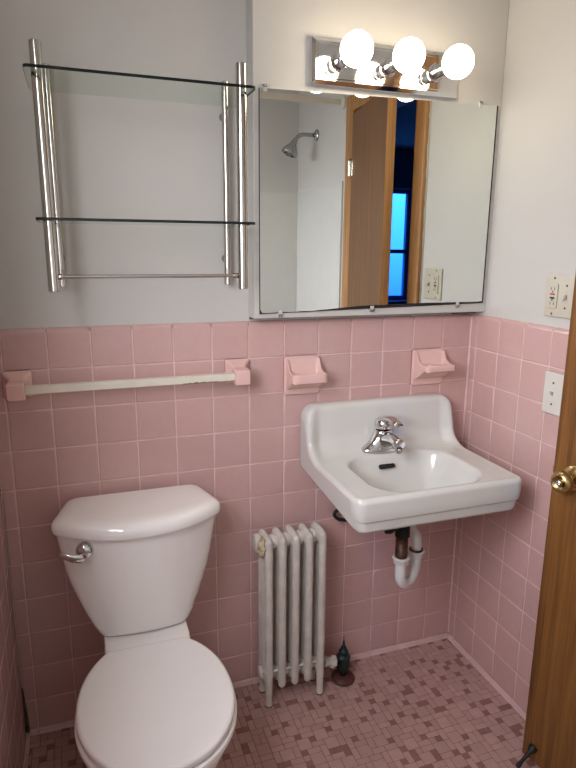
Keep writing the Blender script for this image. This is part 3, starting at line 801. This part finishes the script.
for c, m_ in (((DXp, DYp, 0.515), 'pvc'), ((DXp + 0.082, DYp + 0.050, 0.497), 'pvc')):
    bm = bmesh.new(); lathe(bm, [(0.017, -0.010), (0.0225, -0.009), (0.0225, 0.006), (0.0265, 0.007), (0.0265, 0.011), (0.017, 0.012)], c, (0, 0, 1), 12)
    obj('slip_nut', bm, M[m_], sk)
bm = bmesh.new(); lathe(bm, [(0.019, 0.0125), (0.0215, 0.0125), (0.0215, 0.0165), (0.019, 0.017)], (DXp + 0.082, DYp + 0.050, 0.497), (0, 0, 1), 20)
obj('trap_washer', bm, M['oldbrass'], sk)
# dark loop bracket under the left of the sink
bm = bmesh.new(); pth = [(-0.462 + 0.032 * cos(2 * pi * k / 18), -0.030, 0.574 + 0.019 * sin(2 * pi * k / 18) - 0.006 * cos(2 * pi * k / 18)) for k in range(18)]
pth.append(pth[0]); tube(bm, pth, 0.0060, 10, cap=False)
tube(bm, [(-0.440, -0.030, 0.566), (-0.425, -0.030, 0.560), (-0.410, -0.030, 0.560), (-0.405, -0.001, 0.560)], 0.0065, 10)
tube(bm, [(-0.470, -0.028, 0.592), (-0.470, -0.012, 0.598), (-0.470, -0.001, 0.598)], 0.005, 8)
o = obj('shut_off_valve', bm, M['void'], sk); o['label'] = 'dark looped valve handle under the sink'

# ------------------------------------------------------------------ radiator
rd = root('radiator', 'old white cast iron radiator of five sections beside the toilet', 'radiator', (-0.657, -0.085, 0))
SXS = [-0.744 + 0.0435 * i for i in range(5)]
YT = (-0.050, -0.0845, -0.119)
def section(x, end):
    bm = bmesh.new(); RT = 0.0125
    for y in YT:
        zb = 0.072
        rings = []
        tube(bm, [(x, y, zb), (x, y, 0.085), (x, y, 0.30), (x, y, 0.55), (x, y, 0.560)], RT, 16, cap=False)
        sph(bm, (x, y, zb), RT, 16, 10, 1.2)
    # top and bottom headers joining the three tubes
    for zc, hh in ((0.553, 0.026), (0.095, 0.024)):
        rings = []
        for k in range(15):
            y = YT[0] + 0.006 + (YT[2] - YT[0] - 0.012) * k / 14
            e = abs(k - 7) / 7; s = sqrt(max(0.02, 1 - e ** 6))
            rings.append([(x + 0.0145 * s * cos(t), y, zc + hh * s * sin(t)) for t in [2 * pi * j / 18 for j in range(18)]])
        loft(bm, rings)
    sph(bm, (x, YT[2], 0.560), RT, 16, 10, 1.2); sph(bm, (x, YT[0], 0.560), RT, 16, 10, 1.2)
    return bm
for i, x in enumerate(SXS):
    s = obj('section', section(x, i in (0, 4)), M['radpaint'], rd)
    if i in (0, 4):
        for y in (YT[0], YT[2]):
            bm = bmesh.new(); lathe(bm, [(0.0, 0.002), (0.0115, 0.002), (0.0125, 0.006), (0.0105, 0.03), (0.012, 0.075), (0.012, 0.09)], (x, y, 0), (0, 0, 1), 16)
            obj('foot', bm, M['radpaint'], s)
            bm = bmesh.new(); lathe(bm, [(0.0, 0.0), (0.013, 0.0), (0.013, 0.003), (0.010, 0.004), (0, 0.004)], (x, y, 0.0005), (0, 0, 1), 14)
            obj('foot_pad', bm, M['rust'], s)
for zc in (0.548, 0.100):
    bm = bmesh.new(); tube(bm, [(SXS[0], YT[1], zc), (SXS[-1], YT[1], zc)], 0.020, 18)
    for a, b in zip(SXS, SXS[1:]): lathe(bm, [(0.020, -0.006), (0.0235, -0.004), (0.0235, 0.004), (0.020, 0.006)], ((a + b) / 2, YT[1], zc), (1, 0, 0), 18)
    obj('connecting_hub', bm, M['radpaint'], rd)
bm = bmesh.new(); tube(bm, [(SXS[0] - 0.016, YT[2] + 0.004, 0.118), (SXS[-1] + 0.016, YT[2] + 0.004, 0.118)], 0.0045, 10)
obj('tie_rod', bm, M['radpaint'], rd)
bm = bmesh.new(); lathe(bm, [(0.0, 0.0), (0.026, 0.0), (0.029, 0.003), (0.029, 0.017), (0.026, 0.020), (0.0, 0.021)], (SXS[0] - 0.013, YT[1] + 0.014, 0.5425), (-1, 0, 0), 22)
pg = obj('end_plug', bm, M['radpaint'], rd)
bm = bmesh.new(); bmesh.ops.create_icosphere(bm, subdivisions=3, radius=1.0)
rr = random.Random(5)
for v in bm.verts:
    k = 1 + 0.35 * (sin(7 * v.co.x + 3) * sin(9 * v.co.y) * sin(8 * v.co.z + 1)) + rr.uniform(-0.06, 0.06)
    v.co = Vector((SXS[0] - 0.016 + v.co.x * 0.015 * k, YT[2] + 0.013 + v.co.y * 0.020 * k, 0.545 + v.co.z * 0.029 * k))
o = obj('flaking_paint', bm, M['crust'], rd); o['label'] = 'crusty yellowed paint round the plug'
bm = bmesh.new(); lathe(bm, [(0.0, 0.0), (0.023, 0.0), (0.023, 0.010), (0.017, 0.014), (0.0, 0.015)], (SXS[0] - 0.010, YT[1], 0.100), (-1, 0, 0), 8)
obj('lower_plug', bm, M['radpaint'], rd)

vx, vy = -0.471, -0.083
vv = root('radiator_valve', 'dark green tarnished radiator valve on a brown floor collar, right of the radiator', 'valve', (vx, vy, 0))
bm = bmesh.new(); lathe(bm, [(0.0, 0.002), (0.040, 0.002), (0.041, 0.006), (0.036, 0.013), (0.024, 0.018), (0.016, 0.02)], (vx, vy, 0), (0, 0, 1), 28)
obj('floor_collar', bm, M['rust'], vv)
bm = bmesh.new(); lathe(bm, [(0.013, 0.012), (0.013, 0.030), (0.018, 0.034), (0.0215, 0.048), (0.0225, 0.062), (0.021, 0.075), (0.0235, 0.077), (0.0235, 0.089), (0.018, 0.091), (0.014, 0.100)], (vx, vy, 0), (0, 0, 1), 12)
lathe(bm, [(0.016, 0.0), (0.015, 0.015), (0.019, 0.017), (0.019, 0.026)], (vx - 0.010, vy, 0.070), (-1, 0, 0.1), 12)
obj('valve_body', bm, M['verdigris'], vv)
bm = bmesh.new(); lathe(bm, [(0.014, 0.098), (0.016, 0.101), (0.016, 0.110), (0.011, 0.114), (0.009, 0.124), (0.0055, 0.128), (0.004, 0.142), (0.0015, 0.150), (0.0012, 0.163), (0, 0.164)], (vx, vy, 0), (0, 0, 1), 10)
obj('valve_stem', bm, M['verdigris'], vv)
bm = bmesh.new(); lathe(bm, [(0.013, 0.0), (0.0205, 0.0), (0.0205, 0.016), (0.016, 0.018), (0.014, 0.030), (0.018, 0.031), (0.018, 0.040)], (vx - 0.032, vy, 0.074), (-1, 0, 0.28), 8)
o = obj('union_nut', bm, M['radpaint'], vv, smooth=False); o['label'] = 'white painted union nut'

# ------------------------------------------------------------------ toilet
TX = -1.1155
to = root('toilet', 'white two piece toilet with closed lid against the pink tile', 'toilet', (TX, -0.02, 0))
def dshape(hwb, hw, yb, ys, yfr, rb=0.014, rf=0.035, n=96):
    """plan of tank and lid: straight back, sides flaring forward, bowed front; corners filleted, resampled"""
    pts = [Vector((hwb, yb)), Vector((hw, ys))]
    m = 10
    for k in range(1, m): 
        t = 1 - 2 * k / m; pts.append(Vector((hw * t, yfr + (ys - yfr) * abs(t) ** 2.2)))
    pts += [Vector((-hw, ys)), Vector((-hwb, yb))]
    rad = [rb, rf] + [0] * (m - 1) + [rf, rb]
    out = []; N = len(pts)
    for i in range(N):
        p = pts[i]
        if rad[i] == 0: out.append(p); continue
        a, c = pts[i - 1], pts[(i + 1) % N]
        da, dc = (a - p), (c - p); r = min(rad[i], da.length * 0.48, dc.length * 0.9)
        q0, q1 = p + da.normalized() * r, p + dc.normalized() * r
        for k in range(7):
            t = k / 6; out.append(q0 * (1 - t) ** 2 + p * 2 * t * (1 - t) + q1 * t * t)
    out = [v for i, v in enumerate(out) if (v - out[i - 1]).length > 1e-6]
    L = [0]
    for i in range(len(out)): L.append(L[-1] + (out[(i + 1) % len(out)] - out[i]).length)
    res = []; j = 0
    for k in range(n):
        d = L[-1] * k / n
        while L[j + 1] < d: j += 1
        t = (d - L[j]) / (L[j + 1] - L[j]); v = out[j] * (1 - t) + out[(j + 1) % len(out)] * t
        res.append((TX + v.x, v.y))
    return res
def at(pts, z): return [(x, y, z) for x, y in pts]
# tank
bm = bmesh.new(); rings = []
for z, hw, yfr, bow in ((0.422, 0.102, -0.196, 0.006), (0.409, 0.110, -0.206, 0.014), (0.411, 0.1165, -0.211, 0.018), (0.421, 0.1235, -0.2155, 0.022), (0.44, 0.1350, -0.218, 0.028), (0.48, 0.1555, -0.222, 0.042), (0.52, 0.1730, -0.2255, 0.055), (0.56, 0.1880, -0.2285, 0.066), (0.60, 0.1985, -0.232, 0.075), (0.65, 0.2085, -0.236, 0.084), (0.70, 0.2170, -0.2395, 0.09), (0.712, 0.2185, -0.240, 0.09)):
    rings.append(at(dshape(hw * 0.86, hw, -0.022, yfr + bow, yfr), z))
loft(bm, rings)
obj('tank', bm, M['china'], to)
bm = bmesh.new(); rings = []
for z, i in ((0.7085, 0.006), (0.705, 0.0015), (0.706, 0.0), (0.710, -0.0012), (0.719, -0.0015), (0.728, 0.0006), (0.7345, 0.005), (0.739, 0.012), (0.742, 0.022), (0.7435, 0.034), (0.7445, 0.055)):
    rings.append(at(dshape(0.1860 - i, 0.2235 - i, -0.019 - max(i, 0) * 0.35, -0.160, -0.2540 + i, rf=0.024), z))
loft(bm, rings)
obj('tank_lid', bm, M['china'], to)
# flush handle on the front left of the tank
hxp, hzp = -1.2565, 0.6745
hyp = -0.2095
bm = bmesh.new(); lathe(bm, [(0.0, -0.004), (0.0220, -0.004), (0.0220, 0.006), (0.0205, 0.012), (0.0140, 0.0175), (0.0, 0.019)], (hxp, hyp, hzp), (-0.12, -1, 0), 24)
hb = obj('flush_handle', bm, M['chrome'], to)
bm = bmesh.new()
pth = [(hxp + 0.006, hyp - 0.016, hzp - 0.009), (hxp - 0.012, hyp - 0.022, hzp - 0.011), (hxp - 0.032, hyp - 0.022, hzp - 0.007), (hxp - 0.048, hyp - 0.018, hzp - 0.001), (hxp - 0.060, hyp - 0.013, hzp + 0.003)]
rings = []
for p_, w, h in zip(pth, (0.005, 0.006, 0.0056, 0.0046, 0.003), (0.0105, 0.0115, 0.0105, 0.0085, 0.006)):
    rings.append([(p_[0], p_[1] + w * cos(2 * pi * k / 14), p_[2] + h * sin(2 * pi * k / 14)) for k in range(14)])
loft(bm, rings); obj('lever', bm, M['chrome'], hb)
# bowl with its rear deck
def egg(hw, yb, yfr, n=96, pb=3.2, pf=2.05, split=0.44, clip=0.0):
    ym = yb + (yfr - yb) * split; out = []; yc = yb; yb = yb + clip
    for k in range(n):
        t = 2 * pi * k / n; c, s = cos(t), sin(t); p = pb if s > 0 else pf
        x = hw * math.copysign(abs(c) ** (2 / p), c); d = (yb - ym) if s > 0 else (ym - yfr)
        out.append((TX + x, min(yc, ym + d * math.copysign(abs(s) ** (2 / p), s))))
    return out
bm = bmesh.new(); rings = []
for z, hw, yb, yf_, pb in ((0.0005, 0.096, -0.225, -0.545, 3.5), (0.012, 0.100, -0.220, -0.550, 3.5), (0.03, 0.094, -0.225, -0.540, 3.2), (0.10, 0.088, -0.235, -0.520, 3.0), (0.17, 0.098, -0.245, -0.545, 3.0), (0.23, 0.122, -0.25, -0.590, 3.0), (0.28, 0.146, -0.25, -0.628, 3.2), (0.32, 0.164, -0.25, -0.650, 3.2), (0.345, 0.171, -0.25, -0.658, 3.2), (0.358, 0.172, -0.25, -0.659, 3.2), (0.364, 0.168, -0.252, -0.655, 3.2)):
    rings.append(at(egg(hw, yb, yf_, pb=pb), z))
loft(bm, rings)
# rear deck carrying the tank
rings = []
for z, hw, y0, y1 in ((0.235, 0.075, -0.045, -0.33), (0.30, 0.095, -0.035, -0.33), (0.36, 0.1090, -0.03, -0.345), (0.398, 0.1105, -0.028, -0.250), (0.406, 0.107, -0.03, -0.236)):
    rings.append([(TX + u, v, z) for u, v in rrect(-hw, hw, y1, y0, 0.022)])
loft(bm, rings)
obj('bowl', bm, M['china'], to, wn=True)
def slab_egg(hw, yb, yf_, z0, z1, r0, r1, pb=2.1, dome=0.0, clip=0.036):
    bm = bmesh.new(); rings = []
    for k in range(5):
        a = pi / 2 * k / 4; rings.append(at(egg(hw - r0 * (1 - sin(a)), yb - r0 * (1 - sin(a)), yf_ + r0 * (1 - sin(a)), pb=pb, clip=clip, split=0.49), z0 + r0 * (1 - cos(a))))
    for k in range(6):
        a = pi / 2 * k / 5; i = r1 * (1 - cos(a)); rings.append(at(egg(hw - i, yb - i, yf_ + i, pb=pb, clip=clip, split=0.49), z1 - r1 * 0.75 * (1 - sin(a))))
    for f in (0.75, 0.5, 0.25):
        ym = (yb + yf_) / 2
        rings.append([(TX + (x - TX) * f, ym + (y - ym) * f, z + dome * (1 - f)) for x, y, z in rings[-1]] if f == 0.75 else [(TX + (x - TX) * f / (f + 0.25), ym + (y - ym) * f / (f + 0.25), z + dome * 0.25) for x, y, z in rings[-1]])
    loft(bm, rings)
    return bm
bm = bmesh.new()
obj('seat', slab_egg(0.1815, -0.256, -0.668, 0.3655, 0.383, 0.005, 0.006), M['plastic'], to).location.x = -0.004
obj('seat_lid', slab_egg(0.1775, -0.252, -0.664, 0.3875, 0.406, 0.003, 0.010, dome=0.002), M['plastic'], to).location.x = -0.004
bm = bmesh.new(); rings = []
for z, hw in ((0.366, 0.098), (0.385, 0.098), (0.391, 0.094), (0.393, 0.088)):
    rings.append([(TX + u, v, z) for u, v in rrect(-hw, hw, -0.275 + (0.098 - hw), -0.243 - (0.098 - hw), 0.008)])
loft(bm, rings); obj('seat_hinge', bm, M['plastic'], to, wn=True)
for s in (-1, 1):
    bm = bmesh.new(); box(bm, TX + s * 0.085 - 0.012, TX + s * 0.085 + 0.012, -0.655 + 0.04, -0.655 + 0.055, 0.3825, 0.388)  # black blocks standing in for the dark gap between lid and seat
    obj('seat_gap_shade', bm, M['black'], to, smooth=False)
for s in (-1, 1):
    bm = bmesh.new(); lathe(bm, [(0.013, 0.0), (0.013, 0.008), (0.008, 0.016), (0, 0.018)], (TX + s * 0.094, -0.33, 0.016), (0, 0, 1), 16)
    obj('bolt_cap', bm, M['plastic'], to)

# ------------------------------------------------------------------ shower, seen in the mirror
SY = -1.565
sh = root('shower', 'chrome shower head on a bent arm reflected in the mirror', 'shower head', (PAINT, SY, 2.0))
bm = bmesh.new(); lathe(bm, [(0.0, 0.0), (0.030, 0.0), (0.028, 0.006), (0.016, 0.012), (0.011, 0.014)], (PAINT, SY, 2.005), (-1, 0, 0), 26)
obj('flange', bm, M['steel'], sh)
bm = bmesh.new(); arm = [(PAINT, SY, 2.005), (-0.035, SY, 2.005)] + bez((-0.055, SY, 2.005), (-0.085, SY, 2.004), (-0.10, SY, 1.990), (-0.112, SY, 1.970), 8)
tube(bm, arm, 0.0105, 14); obj('shower_arm', bm, M['steel'], sh)
bm = bmesh.new(); lathe(bm, [(0.0, 0.0), (0.013, 0.0), (0.016, 0.012), (0.017, 0.022), (0.028, 0.038), (0.043, 0.062), (0.045, 0.076), (0.040, 0.079), (0.0, 0.079)], (-0.110, SY, 1.974), (-0.42, 0, -0.9), 28)
hd = obj('spray_head', bm, M['steel'], sh)
bm = bmesh.new()
ax = Vector((-0.42, 0, -0.9)).normalized(); u_, v_, _ = frame(ax); c_ = Vector((-0.110, SY, 1.974)) + ax * 0.0785
for k in range(6): lathe(bm, [(0.0, 0.0), (0.0075, 0.0), (0.0065, 0.002), (0, 0.002)], c_ + (u_ * cos(k * pi / 3) + v_ * sin(k * pi / 3)) * 0.022, ax, 10)
obj('spray_nozzle', bm, M['black'], hd)
rod = root('shower_curtain_rod', 'cream shower curtain rod near the ceiling reflected in the mirror', 'curtain rod', (-0.73, -1.225, 2.09))
bm = bmesh.new(); tube(bm, [(XL - PAINT, -1.225, 2.095), (-0.7, -1.225, 2.095), (PAINT, -1.225, 2.095)], 0.013, 18); obj('rod', bm, M['barwhite'], rod)
for x, s in ((PAINT, -1), (XL - PAINT, 1)):
    bm = bmesh.new(); lathe(bm, [(0.0, 0.0), (0.028, 0.0), (0.027, 0.008), (0.018, 0.016), (0.0135, 0.018)], (x, -1.225, 2.095), (s, 0, 0), 22); obj('rod_flange', bm, M['barwhite'], rod)
t4 = root('trim_4', 'white tub surround panels reflected in the mirror', 'tub surround', (0, -1.5, 0), kind='structure')
obj('end_panel', mkbox(PAINT - 0.005, PAINT - 0.0002, YF + 0.0055, -1.226, 0.45, 1.735), M['surround'], t4, smooth=False)
obj('back_panel', mkbox(XL - PAINT + 0.006, PAINT - 0.0055, YF + 0.0002, YF + 0.005, 0.45, 1.735), M['surround'], t4, smooth=False)
obj('edge_strip', mkbox(PAINT - 0.010, PAINT - 0.0002, -1.2255, -1.207, 0.45, 1.742), M['surround'], t4, bevel=0.002)

# ------------------------------------------------------------------ next room seen through the doorway in the mirror
NX0, NX1, NY0, NY1 = WT, 3.0, -4.0, 0.6
bm = bmesh.new(); WX0, WX1, WWZ0, WWZ1 = 1.55, 2.05, 0.90, 2.02
box(bm, NX0 - WT, WX0, NY0 - WT, NY0, 0, CEIL); box(bm, WX1, NX1, NY0 - WT, NY0, 0, CEIL)
box(bm, WX0, WX1, NY0 - WT, NY0, 0, WWZ0); box(bm, WX0, WX1, NY0 - WT, NY0, WWZ1, CEIL)
tag(obj('wall_front.001', bm, M['bluewall'], smooth=False), 'deep blue wall with window in the next room', 'wall', kind='structure')
bm = bmesh.new(); box(bm, NX1, NX1 + WT, NY0 - WT, NY1 + WT, 0, CEIL); tag(obj('wall_right.001', bm, M['bluewall'], smooth=False), 'blue far side wall of the next room', 'wall', kind='structure')
bm = bmesh.new(); box(bm, NX0, NX1, NY1, NY1 + WT, 0, CEIL); tag(obj('wall_back.001', bm, M['bluewall'], smooth=False), 'blue near wall of the next room', 'wall', kind='structure')
bm = bmesh.new(); box(bm, NX0 - 0.02, NX0 - 0.0002, NY0, YF - WT, 0, CEIL); box(bm, NX0 - 0.02, NX0, PAINT + WT, NY1, 0, CEIL)
tag(obj('wall_left.001', bm, M['bluewall'], smooth=False), 'blue dividing wall of the next room', 'wall', kind='structure')
tag(obj('floor.001', mkbox(NX0 - 0.0, NX1, NY0, NY1, -0.08, -0.002), M['woodfloor'], smooth=False), 'dark wood floor of the next room', 'floor', kind='structure')
tag(obj('ceiling.001', mkbox(NX0, NX1 + WT, NY0 - WT, NY1 + WT, CEIL, CEIL + 0.1), M['ceil'], smooth=False), 'ceiling of the next room', 'ceiling', kind='structure')
w2 = root('window_2', 'blue lit window of the next room reflected in the mirror', 'window', ((WX0 + WX1) / 2, NY0 - 0.05, WWZ0), kind='structure')
bm = bmesh.new()
for x0, x1, z0, z1 in ((WX0, WX0 + 0.045, WWZ0, WWZ1), (WX1 - 0.045, WX1, WWZ0, WWZ1), (WX0 + 0.045, WX1 - 0.045, WWZ0, WWZ0 + 0.05), (WX0 + 0.045, WX1 - 0.045, WWZ1 - 0.04, WWZ1), (WX0 + 0.045, WX1 - 0.045, 1.385, 1.425)):
    box(bm, x0, x1, NY0 - 0.09, NY0 - 0.05, z0, z1)
obj('window_frame', bm, M['bluewall'], w2, smooth=False)
obj('window_pane', mkbox(WX0 + 0.045, WX1 - 0.045, NY0 - 0.073, NY0 - 0.070, WWZ0 + 0.05, WWZ1 - 0.04), M['bluepane'], w2, smooth=False)
bm = bmesh.new(); box(bm, WX0 - 0.05, WX1 + 0.05, NY0 + 0.0005, NY0 + 0.05, WWZ0 - 0.03, WWZ0)
obj('window_sill', bm, M['bluewall'], w2, smooth=False)
bm = bmesh.new()
for x0, x1 in ((WX1, WX1 + 0.06), (WX0 - 0.06, WX0)): box(bm, x0, x1, NY0 + 0.0005, NY0 + 0.018, WWZ0, WWZ1 + 0.06)
box(bm, WX0, WX1, NY0 + 0.0005, NY0 + 0.018, WWZ1, WWZ1 + 0.06)
obj('window_casing', bm, M['bluewall'], w2, smooth=False)

# ------------------------------------------------------------------ light
W = bpy.data.worlds.new('daylight'); SC.world = W; W.use_nodes = True
bg = W.node_tree.nodes['Background']; 
wt = W.node_tree; tcw = wt.nodes.new('ShaderNodeTexCoord'); sx = wt.nodes.new('ShaderNodeSeparateXYZ'); rpw = wt.nodes.new('ShaderNodeMapRange')
rpw.inputs['From Min'].default_value = -0.10; rpw.inputs['From Max'].default_value = 0.15; rpw.inputs['To Min'].default_value = 3.5; rpw.inputs['To Max'].default_value = 15.0
wt.links.new(tcw.outputs['Generated'], sx.inputs[0]); wt.links.new(sx.outputs['Z'], rpw.inputs['Value']); wt.links.new(rpw.outputs[0], bg.inputs['Strength'])
bg.inputs['Color'].default_value = (0.91, 0.885, 0.96, 1); bg.inputs['Strength'].default_value = 1.0
def portal(name, loc, rot, sx, sy):
    l = bpy.data.lights.new(name, 'AREA'); l.shape = 'RECTANGLE'; l.size = sx; l.size_y = sy; l.cycles.is_portal = True
    o = bpy.data.objects.new(name, l); COL.objects.link(o); o.location = loc; o.rotation_euler = rot
portal('window_portal', (XL - WT - 0.005, (WY0 + WY1) / 2, (WZ0 + WZ1) / 2), (0, -pi / 2, 0), WZ1 - WZ0, WY0 - WY1)
portal('next_window_portal', ((WX0 + WX1) / 2, NY0 - WT - 0.005, (WWZ0 + WWZ1) / 2), (pi / 2, 0, 0), WX1 - WX0, WWZ1 - WWZ0)

# ------------------------------------------------------------------ camera
cd = bpy.data.cameras.new('camera'); cam = bpy.data.objects.new('camera', cd); COL.objects.link(cam)
cam.location = (-1.22596917, -1.66858858, 0.204123990 + HT)
cam.rotation_euler = (1.34868621, -6.93295501e-03, -0.333127918)
cd.sensor_fit = 'VERTICAL'; cd.sensor_height = 24.0; cd.lens = 594.96 / 768 * 24.0; cd.clip_start = 0.02
SC.camera = cam
SC.view_settings.view_transform = 'Standard'; SC.view_settings.look = 'None'; SC.view_settings.gamma = 1.0; SC.view_settings.use_curve_mapping = False
SC.view_settings.exposure = 0.31
SC.cycles.max_bounces = 14; SC.cycles.diffuse_bounces = 8; SC.cycles.glossy_bounces = 8; SC.cycles.transparent_max_bounces = 16
SC.cycles.sample_clamp_indirect = 6.0; SC.cycles.blur_glossy = 0.6
